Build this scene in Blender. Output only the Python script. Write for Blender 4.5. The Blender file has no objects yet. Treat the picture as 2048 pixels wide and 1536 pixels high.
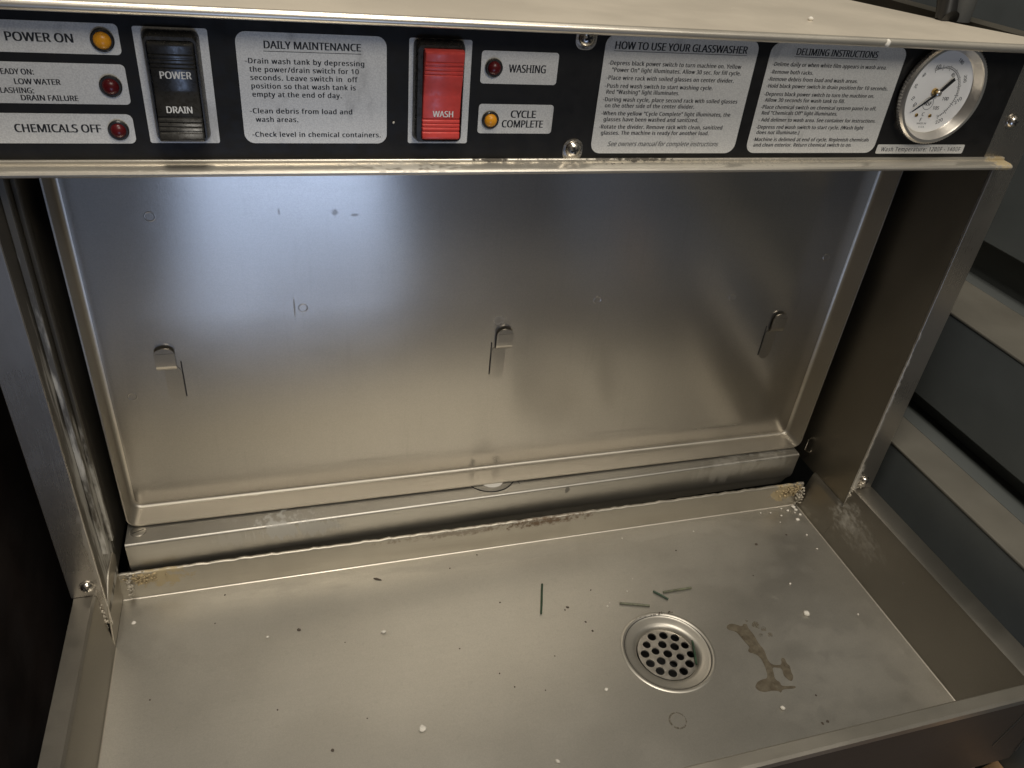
import bpy, bmesh, math, random
from mathutils import Vector, Matrix, noise as mnoise
random.seed(7)
S = bpy.context.scene
COL = S.collection

# ------------------------------------------------------------------ camera, world, lamps, exposure
cam = bpy.data.objects.new('camera', bpy.data.cameras.new('camera'))
COL.objects.link(cam)
ROWS = ((0.958713, -0.270074, 0.089044), (-0.08122, -0.560127, -0.824416), (0.272529, 0.783146, -0.558936))
# columns of the camera matrix: right, up, back
CM = Matrix(((ROWS[0][0], -ROWS[1][0], -ROWS[2][0], -0.16122),
             (ROWS[0][1], -ROWS[1][1], -ROWS[2][1], -0.39198),
             (ROWS[0][2], -ROWS[1][2], -ROWS[2][2], 0.41719),
             (0, 0, 0, 1)))
cam.matrix_world = CM
cam.data.sensor_width = 36.0
cam.data.lens = 36.0 * 1571.504 / 2048
cam.data.clip_start = 0.01
cam.data.clip_end = 50
S.camera = cam

W_ = bpy.data.worlds.new('World'); S.world = W_
W_.use_nodes = True
W_.node_tree.nodes['Background'].inputs[0].default_value = (1.0, 0.86, 0.66, 1)
W_.node_tree.nodes['Background'].inputs[1].default_value = 0.085

def lamp(name, loc, target, sx, sy, power, color, shape='RECTANGLE', spread=180):
    d = bpy.data.lights.new(name, 'AREA')
    d.shape = shape; d.size = sx; d.size_y = sy
    d.energy = power; d.color = color
    d.spread = math.radians(spread)
    o = bpy.data.objects.new(name, d); COL.objects.link(o)
    o.location = loc
    o.rotation_euler = (Vector(target) - Vector(loc)).to_track_quat('-Z', 'Y').to_euler()
    return o
lamp('ceiling_lamp', (-0.14, -0.36, 1.70), (-0.14, -0.05, 0.0), 0.46, 0.40, 21.0, (1.0, 0.93, 0.815))
lamp('front_fill', (0.35, -2.10, 2.00), (-0.1, 0.0, 0.25), 1.2, 0.8, 25.0, (1.0, 0.94, 0.84))  # unseen fill light added behind the camera to brighten the panel labels
lamp('window_glow', (-0.09, -1.60, -0.52), (-0.14, 0.08, 0.20), 0.48, 0.46, 3.1, (0.50, 0.65, 1.0))
S.view_settings.view_transform = 'Standard'
S.view_settings.look = 'None'
S.view_settings.exposure = 0.0
S.view_settings.gamma = 1.0
S.view_settings.use_curve_mapping = False

# ------------------------------------------------------------------ materials
class NT:
    def __init__(s, name):
        s.m = bpy.data.materials.new(name); s.m.use_nodes = True
        s.t = s.m.node_tree; s.b = s.t.nodes['Principled BSDF']
        s.pos = None
    def n(s, typ, **kw):
        x = s.t.nodes.new(typ)
        for k, v in kw.items(): setattr(x, k, v)
        return x
    def put(s, sock, v):
        if hasattr(v, 'node'): s.t.links.new(v, sock)
        else: sock.default_value = v
    def math(s, op, a, b=0.0, c=None, clamp=False):
        x = s.n('ShaderNodeMath', operation=op, use_clamp=clamp)
        s.put(x.inputs[0], a); s.put(x.inputs[1], b)
        if c is not None: s.put(x.inputs[2], c)
        return x.outputs[0]
    def vec(s, op, a, b):
        x = s.n('ShaderNodeVectorMath', operation=op)
        s.put(x.inputs[0], a); s.put(x.inputs[1], b)
        return x.outputs['Value'] if op == 'LENGTH' else x.outputs['Vector']
    def P(s):
        if s.pos is None: s.pos = s.n('ShaderNodeNewGeometry').outputs['Position']
        return s.pos
    def noise(s, scale, detail=3.0, rough=0.55, stretch=None, off=(0, 0, 0)):
        v = s.P()
        if any(off): v = s.vec('ADD', v, off)
        if stretch: v = s.vec('MULTIPLY', v, stretch)
        x = s.n('ShaderNodeTexNoise')
        s.put(x.inputs['Vector'], v); x.inputs['Scale'].default_value = scale
        x.inputs['Detail'].default_value = detail; x.inputs['Roughness'].default_value = rough
        return x.outputs['Fac']
    def ramp(s, v, a, b, lo=0.0, hi=1.0):
        x = s.n('ShaderNodeMapRange', interpolation_type='SMOOTHSTEP')
        s.put(x.inputs[0], v); x.inputs[1].default_value = a; x.inputs[2].default_value = b
        x.inputs[3].default_value = lo; x.inputs[4].default_value = hi
        return x.outputs[0]
    def mix(s, f, a, b):
        x = s.n('ShaderNodeMix', data_type='RGBA')
        s.put(x.inputs[0], f)
        for k, v in ((6, a), (7, b)):
            s.put(x.inputs[k], v if hasattr(v, 'node') else (*v[:3], 1))
        return x.outputs[2]
    def mixf(s, f, a, b):
        x = s.n('ShaderNodeMix', data_type='FLOAT')
        s.put(x.inputs[0], f); s.put(x.inputs[2], a); s.put(x.inputs[3], b)
        return x.outputs[0]
    def blob(s, c, r, nscale=120.0, k=1.2, soft=0.35, stretch=None):
        v = s.vec('SUBTRACT', s.P(), c)
        v = s.vec('MULTIPLY', v, tuple(1.0 / q for q in r))
        d = s.vec('LENGTH', v, (0, 0, 0))
        nz = s.noise(nscale, 5.0, 0.65, stretch)
        e = s.math('MULTIPLY_ADD', s.math('SUBTRACT', nz, 0.5), k * 2, s.math('SUBTRACT', 1.0, d))
        return s.ramp(e, 0.0, soft)

def plain(name, col, rough=0.5, metal=0.0, spec=0.5, var=0.0, vscale=60, **kw):
    q = NT(name)
    q.b.inputs['Base Color'].default_value = (*col, 1)
    q.b.inputs['Roughness'].default_value = rough
    q.b.inputs['Metallic'].default_value = metal
    q.b.inputs['Specular IOR Level'].default_value = spec
    if var:
        f = q.ramp(q.noise(vscale, 4), 0.3, 0.7)
        q.put(q.b.inputs['Base Color'], q.mix(f, [c * (1 - var) for c in col], [min(1, c * (1 + var)) for c in col]))
        q.put(q.b.inputs['Roughness'], q.ramp(q.noise(vscale * 2.3, 3), 0.3, 0.7, max(0.05, rough - 0.08), min(1, rough + 0.08)))
    for k, v in kw.items(): q.b.inputs[k.replace('_', ' ')].default_value = v
    return q.m

def steel(name, col=(0.50, 0.465, 0.40), rough=0.38, metal=0.9, masks=(), along=(2, 60, 60), grain=0.07, mott=0.05, rv=0.03, aniso=0.0, dull=0.0, wear=0.0):
    """worn stainless steel: slow mottling, fine grain, faint brushing and stains with a shape of their own"""
    q = NT(name)
    slow = q.ramp(q.noise(11, 4, 0.6), 0.32, 0.68)
    fine = q.ramp(q.noise(1400, 2, 0.6), 0.3, 0.7)
    brush = q.ramp(q.noise(14, 4, 0.6, stretch=along), 0.3, 0.7)
    c = q.mix(slow, [x * (1 - mott) for x in col], [min(1, x * (1 + mott * .6)) for x in col])
    c = q.mix(q.math('MULTIPLY', fine, grain * 2), c, [x * 0.62 for x in col])
    c = q.mix(q.math('MULTIPLY', brush, 0.12), c, [x * 0.8 for x in col])
    r = q.math('ADD', q.ramp(slow, 0, 1, rough - rv, rough + rv), q.math('MULTIPLY', brush, rv))
    spot = q.ramp(q.noise(260, 3, 0.7), 0.70, 0.76)
    c = q.mix(q.math('MULTIPLY', spot, 0.15), c, (0.16, 0.13, 0.09))
    if wear:
        st_ = q.ramp(q.noise(26, 5, .6, stretch=(9, 9, .5)), .56, .74)
        c = q.mix(q.math('MULTIPLY', st_, .16 * wear), c, [x * .55 for x in col])
        s1 = q.ramp(q.noise(22, 6, .7, stretch=(1.2, 34, 30)), .66, .70); s2 = q.ramp(q.noise(19, 6, .7, stretch=(30, 2.0, 26), off=(3, 1, 2)), .69, .73)
        sc_ = q.math('MULTIPLY', q.math('ADD', s1, s2, clamp=True), .22 * wear)
        c = q.mix(sc_, c, [min(1, x * 1.5) for x in col]); r = q.math('ADD', r, q.math('MULTIPLY', sc_, .3))
    me = metal
    for mk in masks:
        m = q.math('MULTIPLY', q.blob(mk[0], mk[1], mk[4] if len(mk) > 4 else 140, mk[5] if len(mk) > 5 else 1.1,
                                      mk[6] if len(mk) > 6 else 0.4, mk[7] if len(mk) > 7 else None), mk[3])
        c = q.mix(m, c, mk[2]); r = q.mixf(m, r, 0.62); me = q.mixf(m, me, 0.25)
    q.put(q.b.inputs['Base Color'], c); q.put(q.b.inputs['Roughness'], r); q.put(q.b.inputs['Metallic'], me)
    bp_ = q.n('ShaderNodeBump'); bp_.inputs['Strength'].default_value = 0.02; bp_.inputs['Distance'].default_value = 0.0004
    q.put(bp_.inputs['Height'], fine)
    q.t.links.new(bp_.outputs[0], q.b.inputs['Normal'])
    if dull:
        b2 = q.n('ShaderNodeBsdfPrincipled'); q.put(b2.inputs['Base Color'], c); q.put(b2.inputs['Metallic'], me); b2.inputs['Roughness'].default_value = .44
        q.t.links.new(bp_.outputs[0], b2.inputs['Normal'])
        ms = q.n('ShaderNodeMixShader'); ms.inputs[0].default_value = dull
        q.t.links.new(q.b.outputs[0], ms.inputs[1]); q.t.links.new(b2.outputs[0], ms.inputs[2])
        q.t.links.new(ms.outputs[0], q.t.nodes['Material Output'].inputs[0])
    if aniso:
        q.b.inputs['Anisotropic'].default_value = aniso
        q.b.inputs['Anisotropic Rotation'].default_value = 0.25
        tg = q.n('ShaderNodeTangent', direction_type='RADIAL', axis='Z')
        q.t.links.new(tg.outputs[0], q.b.inputs['Tangent'])
    return q.m

WHITE = (0.55, 0.53, 0.48); RUST = (0.13, 0.075, 0.035); YEL = (0.42, 0.33, 0.18); DIRT = (0.05, 0.042, 0.033)
M = {}
M['steel'] = steel('worn_steel')
M['cover'] = steel('cover_steel', (0.72, 0.65, 0.54), 0.45, 0.5)
M['trim'] = steel('trim_steel', (0.72, 0.67, 0.58), 0.30, 0.8, masks=[
    ((-0.050, -.006, .2843), (.012, .006, .0014), DIRT, .9, 260, 1.6), ((0.035, -.006, .2843), (.02, .006, .0014), DIRT, .9, 260, 1.8),
    ((0.012, -.006, .2843), (.010, .006, .0014), DIRT, .8, 260, 1.8), ((-.02, -.006, .2835), (.03, .006, .001), DIRT, .5, 300, 2.0),
    ((.10, -.006, .2835), (.05, .006, .001), DIRT, .4, 300, 2.0), ((-.10, -.008, .282), (.03, .006, .002), WHITE, .5, 300, 2.0),
    ((.283, -.006, .281), (.012, .010, .006), YEL, .9, 300, 1.2)])
M['divider'] = steel('divider_steel', (0.45, 0.42, 0.37), 0.18, 0.93, along=(1.5, 40, 90), rv=.012, mott=.03, aniso=.75, dull=.30, wear=.7, grain=.13, masks=[
    ((-.0235, .0804, .004), (.004, .01, .008), DIRT, .35, 200, .8, 1.1), ((-.003, .0804, .0045), (.005, .01, .009), DIRT, .35, 200, .8, 1.1),
    ((-.012, .0804, .137), (.008, .01, .006), DIRT, .45, 90, .8, .9),
    ((-.105, .0804, .020), (.05, .01, .0022), DIRT, .16, 300, 1.2, 1.4, (.12, 1, 1)), ((.10, .0804, .022), (.05, .01, .002), DIRT, .2, 300, 1.2, 1.4, (.12, 1, 1)),
    ((.20, .0804, .015), (.05, .01, .003), DIRT, .25, 80, 1.0, .6, (.25, 1, 1)),
    ((-.1249, .0804, .2221), (.0025, .01, .003), DIRT, .22, 200, .6, .8), ((-.1127, .0804, .2201), (.0035, .01, .0015), DIRT, .2, 200, .6, .8),
    ((-.1584, .0804, .2229), (.001, .01, .003), DIRT, .2, 200, .6, .8), ((-.1535, .0804, .156), (.0006, .01, .010), DIRT, .5, 200, .4)])
M['flange'] = steel('flange_steel', (0.52, 0.48, 0.41), 0.40, 0.85)
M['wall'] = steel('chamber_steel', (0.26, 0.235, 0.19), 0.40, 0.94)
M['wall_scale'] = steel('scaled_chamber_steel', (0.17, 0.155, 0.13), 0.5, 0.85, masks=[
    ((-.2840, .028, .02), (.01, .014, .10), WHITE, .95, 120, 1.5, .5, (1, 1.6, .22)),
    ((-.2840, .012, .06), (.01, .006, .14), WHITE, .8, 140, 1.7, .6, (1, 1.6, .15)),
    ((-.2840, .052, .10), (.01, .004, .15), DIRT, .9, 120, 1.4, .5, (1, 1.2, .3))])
M['ledge'] = steel('ledge_steel', (0.46, 0.435, 0.385), 0.40, 0.88, masks=[
    ((-.175, .046, -.010), (.022, .02, .008), WHITE, .95, 170, 1.7, .35, (1.4, 1, .25)), ((-.150, .046, -.012), (.02, .02, .008), WHITE, .8, 170, 1.7, .4, (1.6, 1, .25)),
    ((-.21, .046, -.012), (.012, .02, .008), WHITE, .35, 110, 1.7, .4, (1.6, 1, .25)),
    ((.20, .052, -.012), (.04, .02, .012), WHITE, .25, 120, 1.8, .5, (1.5, 1, .2)), ((.245, .052, -.010), (.02, .02, .01), WHITE, .3, 120, 1.6, .5, (1.5, 1, .2)),
    ((.010, .066, -.004), (.007, .006, .01), DIRT, .7, 300, 1.3), ((-.034, .068, -.004), (.006, .006, .01), DIRT, .5, 300, 1.2),
    ((.05, .05, -.009), (.0025, .02, .004), DIRT, .6, 200, .9)])
M['tray'] = steel('tray_steel', (0.485, 0.462, 0.412), 0.40, 0.90, along=(3, 30, 30), grain=.13, rv=.014, wear=.8, masks=[
    ((-.20, .01, -.0533), (.10, .035, .01), (.30, .27, .22), .12, 40, 1.5, .8), ((.18, .0, -.0533), (.10, .05, .01), (.28, .25, .2), .10, 40, 1.6, .8),
    ((.0, .030, -.0533), (.25, .010, .01), (.25, .22, .17), .3, 70, 1.5, .8, (.3, 1, 1)),
    ((.22, -.13, -.0533), (.08, .06, .01), (.25, .22, .17), .12, 40, 1.5, .8)])
TWM = [
    ((.030, .0404, -.031), (.045, .01, .005), RUST, .85, 260, 1.7, .9), ((-.04, .0404, -.031), (.06, .01, .0035), RUST, .4, 260, 1.8, .7),
    ((-.262, .0404, -.034), (.022, .01, .011), YEL, .8, 130, 1.6, .5), ((.257, .0404, -.036), (.016, .01, .011), YEL, .85, 150, 1.5, .4),
    ((.2790, -.010, -.022), (.02, .020, .016), WHITE, .42, 300, 1.9, 1.1, (1, .6, 1)), ((.2790, -.03, -.025), (.02, .03, .016), WHITE, .22, 300, 1.9, 1.2, (1, .5, 1)),
    ((.2757, -.0837, -.023), (.01, .0018, .0018), DIRT, .9, 200, .5)]
M['tray_wall'] = steel('tray_wall_steel', (0.45, 0.415, 0.35), 0.42, 0.85, masks=TWM[:4])
M['tray_side'] = steel('tray_side_steel', (0.37, 0.345, 0.30), 0.34, 0.97, masks=TWM[4:])
M['drain'] = steel('drain_steel', (0.44, 0.415, 0.365), 0.44, 0.85)
M['post'] = steel('post_steel', (0.48, 0.445, 0.395), 0.27, .92, along=(60, 60, 2), masks=[
    ((.2862, 0, .06), (.0016, .004, .09), WHITE, .45, 420, 1.6, .4, (1, 1, .4)), ((.287, 0, .0), (.004, .006, .03), WHITE, .6, 260, 1.5, .4),
    ((-.287, 0, .03), (.002, .004, .07), WHITE, .25, 420, 1.6, .9, (1, 1, .4))])
M['fold'] = steel('fold_steel', (0.58, 0.535, 0.46), 0.40, 0.8)
M['rim'] = steel('rim_steel', (0.48, 0.445, 0.38), 0.36, 0.9)
M['chrome'] = plain('bright_plated_metal', (.66, .62, .56), .24, 1.0, var=.03, vscale=200)
M['strainer'] = plain('strainer_metal', (.50, .47, .42), .36, .9, var=.06, vscale=120)
M['gauge'] = plain('satin_gauge_metal', (.70, .665, .61), .33, .9, var=.0, vscale=200)
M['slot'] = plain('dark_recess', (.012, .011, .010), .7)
M['overlay'] = plain('black_overlay', (.0125, .012, .0115), .5, 0, .25, var=.15, vscale=90)
q = NT('silver_label')
f_ = q.ramp(q.noise(1500, 2), .3, .7); s_ = q.ramp(q.noise(35, 4, .6, stretch=(1.6, 1, .7)), .58, .72)
c_ = q.mix(f_, (.66, .645, .60), (.80, .785, .73)); c_ = q.mix(q.math('MULTIPLY', s_, .38), c_, (.24, .23, .21))
q.put(q.b.inputs['Base Color'], c_); q.b.inputs['Metallic'].default_value = .25; q.b.inputs['Roughness'].default_value = .42
M['label'] = q.m
M['ink'] = plain('black_ink', (.012, .012, .012), .5)
M['white_ink'] = plain('white_ink', (.72, .72, .70), .5)
M['black_plastic'] = plain('black_plastic', (.022, .021, .019), .30, 0, .55, var=.2, vscale=200)
M['red_plastic'] = plain('red_plastic', (.60, .065, .055), .36, 0, .5, var=.08, vscale=200)
M['amber'] = plain('amber_lens', (.78, .33, .02), .3, 0, .4)
M['dark_red'] = plain('dark_red_lens', (.10, .008, .010), .28, 0, .4)
M['dial'] = plain('dial_white', (.92, .90, .85), .4, var=.03)
M['brass'] = plain('brass', (.62, .40, .14), .28, 1.0)
M['nylon'] = plain('white_nylon', (.75, .72, .66), .45)
M['scale'] = plain('limescale_crust', (.40, .36, .29), .8, var=.45, vscale=420)
M['scale_y'] = plain('yellow_crust', (.36, .28, .16), .85, var=.5, vscale=420)
M['crumb'] = plain('white_crumb', (.58, .55, .49), .75, var=.1, vscale=700)
M['grit'] = plain('dark_grit', (.06, .045, .032), .8, var=.3, vscale=700)
M['stick'] = plain('dark_green_stick', (.018, .042, .022), .45, var=.3, vscale=300)
M['stick_pale'] = plain('olive_stick', (.10, .105, .065), .5, var=.3, vscale=300)
M['wet'] = plain('wet_film', (.205, .175, .125), .30, .45, .6, var=.12, vscale=120)
M['apron'] = steel('apron_steel', (0.085, 0.068, 0.052), 0.5, 0.5)
M['slate_shade'] = plain('slate_shadow_tone', (.085, .092, .090), .6, 0, .3)  # slate with the shadow under the overhangs put into its colour
M['slate'] = plain('slate_paint', (.092, .102, .103), .5, 0, .4, var=.1, vscale=14)
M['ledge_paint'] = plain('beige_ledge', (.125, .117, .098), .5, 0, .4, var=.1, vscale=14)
M['dark_wood'] = plain('dark_cabinet', (.020, .013, .010), .6, var=.6, vscale=9)
M['tan_wood'] = plain('tan_wood', (.36, .22, .11), .6, var=.2, vscale=18)
M['floor'] = plain('brown_floor', (.022, .018, .014), .6, var=.3, vscale=6)
M['back'] = plain('dark_wall_paint', (.05, .048, .042), .7, var=.2, vscale=5)
M['rubber'] = plain('black_rubber', (.012, .012, .012), .4)
M['grey_pipe'] = plain('grey_pipe', (.065, .067, .066), .45, var=.12, vscale=40)
q = NT('wet_film')
nz = q.ramp(q.noise(150, 5, .65), .35, .65)
q.put(q.b.inputs['Base Color'], q.mix(nz, (.115, .094, .066), (.18, .155, .113)))
q.put(q.b.inputs['Alpha'], q.ramp(q.noise(260, 5, .7), .30, .62, .68, .95)); q.b.inputs['Roughness'].default_value = .3
q.b.inputs['Metallic'].default_value = .3
M['wet'] = q.m
q = NT('faint_wet_film')
q.b.inputs['Base Color'].default_value = (.20, .175, .13, 1); q.b.inputs['Roughness'].default_value = .3; q.b.inputs['Metallic'].default_value = .3
q.put(q.b.inputs['Alpha'], q.ramp(q.noise(300, 5, .7), .40, .62, .02, .5))
M['wet_faint'] = q.m
q = NT('clear_glass')
q.b.inputs['Base Color'].default_value = (1, 1, 1, 1); q.b.inputs['Roughness'].default_value = .03
q.b.inputs['Transmission Weight'].default_value = 1.0; q.b.inputs['IOR'].default_value = 1.02
M['glass'] = q.m

# ------------------------------------------------------------------ mesh helpers (all coordinates in metres, world space)
def link(name, me, mat, parent=None, loc=None, smooth=None, bevel=0.0, seg=2):
    o = bpy.data.objects.new(name, me); COL.objects.link(o)
    mats = mat if isinstance(mat, (list, tuple)) else [mat]
    if not me.materials:
        for m in mats: me.materials.append(M[m])
    if smooth is not None:
        for p in me.polygons: p.use_smooth = True
        me.set_sharp_from_angle(angle=math.radians(smooth))
    if bevel:
        b = o.modifiers.new('edge', 'BEVEL'); b.width = bevel; b.segments = seg; b.limit_method = 'ANGLE'; b.angle_limit = math.radians(40)
    wl = Vector(loc) if loc is not None else Vector((0, 0, 0))
    if parent is not None:
        o.parent = parent
        o.location = wl - world_loc(parent)
    else:
        o.location = wl
    return o
WL = {}
def world_loc(o):
    v = Vector((0, 0, 0))
    while o is not None:
        v = v + o.location; o = o.parent
    return v
def to_mesh(bm, name='m'):
    bmesh.ops.recalc_face_normals(bm, faces=bm.faces)
    me = bpy.data.meshes.new(name); bm.to_mesh(me); bm.free(); return me
def prism(bm, pts, axis, a, b):
    """closed polygon (2D) extruded along an axis from a to b"""
    def mk(u, v, w):
        return {'x': (w, u, v), 'y': (u, w, v), 'z': (u, v, w)}[axis]
    A = [bm.verts.new(mk(u, v, a)) for u, v in pts]; B = [bm.verts.new(mk(u, v, b)) for u, v in pts]
    n = len(pts)
    bm.faces.new(A); bm.faces.new(B[::-1])
    for i in range(n): bm.faces.new((A[i], A[(i + 1) % n], B[(i + 1) % n], B[i]))
def loft(bm, rings, cap=True, close=True):
    R = [[bm.verts.new(p) for p in r] for r in rings]
    n = len(R[0])
    for a, b in zip(R, R[1:]):
        for i in range(n if close else n - 1): bm.faces.new((a[i], a[(i + 1) % n], b[(i + 1) % n], b[i]))
    if cap and close:
        bm.faces.new(R[0][::-1]); bm.faces.new(R[-1])
    return R
def box(bm, x0, x1, y0, y1, z0, z1):
    prism(bm, [(x0, y0), (x1, y0), (x1, y1), (x0, y1)], 'z', z0, z1)
def boxes(*bs):
    bm = bmesh.new()
    for b in bs: box(bm, *b)
    return to_mesh(bm)
def rrect(x0, x1, z0, z1, r, n=6):
    out = []
    for cx, cz, a0 in ((x1 - r, z1 - r, 0), (x0 + r, z1 - r, 90), (x0 + r, z0 + r, 180), (x1 - r, z0 + r, 270)):
        for i in range(n + 1):
            a = math.radians(a0 + 90 * i / n); out.append((cx + r * math.cos(a), cz + r * math.sin(a)))
    return out
def lathe(bm, prof, axis, c, n=48, cap_last=True, wob=None):
    """prof: (radius, offset along the axis); axis 'y' points towards the viewer with negative offsets, axis 'z' upwards"""
    rings = []
    for k, (r, h) in enumerate(prof):
        ring = []
        for i in range(n):
            a = 2 * math.pi * i / n
            rr = r if wob is None else r + wob(k, i)
            if axis == 'y': ring.append((c[0] + rr * math.cos(a), c[1] + h, c[2] + rr * math.sin(a)))
            elif axis == 'x': ring.append((c[0] + h, c[1] + rr * math.cos(a), c[2] + rr * math.sin(a)))
            else: ring.append((c[0] + rr * math.cos(a), c[1] + rr * math.sin(a), c[2] + h))
        rings.append(ring)
    R = loft(bm, rings, cap=False)
    if cap_last: bm.faces.new(R[-1]); bm.faces.new(R[0][::-1])
    return R
def tube(bm, pts, r, n=10, r2=None):
    pts = [Vector(p) for p in pts]; rings = []
    for i, p in enumerate(pts):
        d = (pts[min(i + 1, len(pts) - 1)] - pts[max(i - 1, 0)]).normalized()
        a = d.cross(Vector((0.3, 0.5, 0.81))).normalized(); b = d.cross(a)
        rr = r if r2 is None else r + (r2 - r) * i / (len(pts) - 1)
        rings.append([p + rr * (math.cos(2 * math.pi * k / n) * a + math.sin(2 * math.pi * k / n) * b) for k in range(n)])
    loft(bm, rings)
def sheet_holes(outer, holes, thick, mat_axis='z'):
    """flat sheet with holes, as a mesh in its own XY plane with the top at z = 0 and the given thickness below"""
    cu = bpy.data.curves.new('tmp', 'CURVE'); cu.dimensions = '2D'; cu.fill_mode = 'BOTH'
    cu.extrude = thick / 2
    for ring in [outer] + holes:
        sp = cu.splines.new('POLY'); sp.points.add(len(ring) - 1); sp.use_cyclic_u = True
        for p, (x, y) in zip(sp.points, ring): p.co = (x, y, 0, 1)
    o = bpy.data.objects.new('tmp', cu); COL.objects.link(o)
    bpy.context.view_layer.update()
    me = bpy.data.meshes.new_from_object(o.evaluated_get(bpy.context.evaluated_depsgraph_get()))
    bpy.data.objects.remove(o)
    me.materials.clear()
    me.transform(Matrix.Translation((0, 0, -thick / 2)))
    return me
def circ(cx, cy, r, n=40, k=1.0, ph=0.0): return [(cx + r * math.cos(2 * math.pi * i / n + ph), cy + k * r * math.sin(2 * math.pi * i / n + ph)) for i in range(n)]

import os
FONT = None
try:
    FONT = bpy.data.fonts.load(os.path.join(bpy.utils.system_resource('DATAFILES'), 'fonts', 'NotoSansMath-Regular.woff2'))   # a font that ships with Blender
except Exception:
    FONT = None
def text_mesh(body, shear=0.0, space=1.0, bold=0.0):
    cu = bpy.data.curves.new('t', 'FONT'); cu.body = body; cu.font = FONT or cu.font; cu.size = 1.0; cu.resolution_u = 3
    cu.shear = shear; cu.space_character = space; cu.offset = bold; cu.fill_mode = 'FRONT'
    o = bpy.data.objects.new('t', cu); COL.objects.link(o)
    bpy.context.view_layer.update()
    me = bpy.data.meshes.new_from_object(o.evaluated_get(bpy.context.evaluated_depsgraph_get()))
    bpy.data.objects.remove(o)
    return me
REFCAP = None
def lettering(bm, body, x0, x1, zc, cap, y, mi, shear=0.0, space=1.0, bold=0.0, rot=0.0, lower=False):
    """letters lying in the XZ plane at depth y, fitted between x0 and x1, the capitals cap high and centred on zc"""
    global REFCAP
    if REFCAP is None:
        t = text_mesh('H'); REFCAP = max(v.co.y for v in t.vertices)
    me = text_mesh(body, shear, space, 0.0)
    xs = [v.co.x for v in me.vertices]
    a, b = min(xs), max(xs)
    sx = (x1 - x0) / (b - a) if x1 is not None else cap / REFCAP
    sy = cap / REFCAP
    mid = cap / 2
    cx = (x0 + x1) / 2 if x1 is not None else x0
    for pas, sh in enumerate((-bold * .7, bold * .7) if bold else (0.0,)):
        vs = []
        for v in me.vertices:
            px = (v.co.x - a + sh) * sx + x0 if x1 is not None else (v.co.x - (a + b) / 2 + sh) * sx + x0
            pz = v.co.y * sy - mid
            if rot:
                dx = px - cx; px = cx + dx * math.cos(rot) - pz * math.sin(rot); pz = dx * math.sin(rot) + pz * math.cos(rot)
            vs.append(bm.verts.new((px, y - pas * .00002, zc + pz)))
        for p in me.polygons:
            try:
                fc = bm.faces.new([vs[i] for i in p.vertices]); fc.material_index = mi
            except ValueError: pass
    bpy.data.meshes.remove(me)
def raw_mesh(bm):
    me = bpy.data.meshes.new('m'); bm.to_mesh(me); bm.free(); return me
def fix_front(bm):
    for f in bm.faces:
        f.normal_update()
def tag(o, label, cat, group=None, kind=None):
    o['label'] = label; o['category'] = cat
    if group: o['group'] = group
    if kind: o['kind'] = kind
    return o
def empty(name, loc, label, cat, group=None):
    o = bpy.data.objects.new(name, None); COL.objects.link(o); o.location = loc; o.empty_display_size = .02
    return tag(o, label, cat, group)
def structure(o): o['kind'] = 'structure'; return o

# ------------------------------------------------------------------ the setting
ZF = -0.0533                                                            # tray floor
structure(link('floor', boxes((-3, 3, -4, 3, -.86, -.85)), 'floor'))
structure(link('wall', boxes((-3, 3, .75, .80, -.85, 2.4)), 'back'))

# slate stepped panel to the right: overlapping horizontal boards that run away from the viewer
bm = bmesh.new()
prism(bm, [(.440, .90), (.440, .169), (.456, .169), (.456, .90)], 'y', -.75, .70)
prism(bm, [(.375, .1300), (.375, .0500), (.391, .0500), (.391, .1300)], 'y', -.75, .70)
prism(bm, [(.329, .0285), (.329, -.80), (.345, -.80), (.345, .0285)], 'y', -.75, .70)
prism(bm, [(.48, -.85), (.50, -.85), (.50, .90), (.48, .90)], 'y', -.75, .70)
SPN = tag(link('stepped_panel', to_mesh(bm), 'slate', bevel=.0012), 'slate blue grey stepped wall panel running along the right side of the glasswasher', 'wall panel')
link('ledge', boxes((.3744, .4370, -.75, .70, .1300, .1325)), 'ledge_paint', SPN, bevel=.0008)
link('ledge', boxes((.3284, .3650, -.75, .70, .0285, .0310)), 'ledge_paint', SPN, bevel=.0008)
def shade_strip(pts):  # back of each ledge and set-back face, overhang shadow painted in
    bm = bmesh.new(); prism(bm, pts, 'y', -.749, .699); link('shade_strip', to_mesh(bm), 'slate_shade', SPN)
shade_strip([(.4372, .1280), (.479, .1280), (.479, .21), (.4565, .21), (.4565, .1322), (.4372, .1322)])
shade_strip([(.3652, .0265), (.42, .0265), (.42, .09), (.3915, .09), (.3915, .0307), (.3652, .0307)])
tag(link('side_cabinet', boxes((-.62, -.345, -.55, .60, -.85, .72)), 'dark_wood', bevel=.003), 'nearly black cabinet side standing left of the glasswasher', 'cabinet')

bm = bmesh.new()
prism(bm, [(.3062, -.1884), (.3285, -.1850), (.3285, -.45), (.3062, -.45)], 'z', -.85, -.115)
tag(link('wooden_board', to_mesh(bm), 'tan_wood', bevel=.001), 'tan wooden board standing in the gap right of the tray front corner', 'board')

# ------------------------------------------------------------------ the glasswasher
GW = empty('glasswasher', (0, .12, -.85), 'stainless steel glasswasher with black control panel, open wash bay and drain tray', 'glasswasher')
def part(name, me, mat, **kw): return link(name, me, mat, GW, **kw)

# cabinet body that carries the tray (below the frame)
part('base_cabinet', boxes((-.300, .300, -.190, .40, -.85, -.0955)), 'steel', bevel=.002)
# chamber
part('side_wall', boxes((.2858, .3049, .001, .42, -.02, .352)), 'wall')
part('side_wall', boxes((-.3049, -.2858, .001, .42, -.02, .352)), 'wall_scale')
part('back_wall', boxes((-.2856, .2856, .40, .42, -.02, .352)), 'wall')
part('bay_ceiling', boxes((-.2856, .2856, .012, .398, .2775, .2795)), 'wall')
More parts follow.
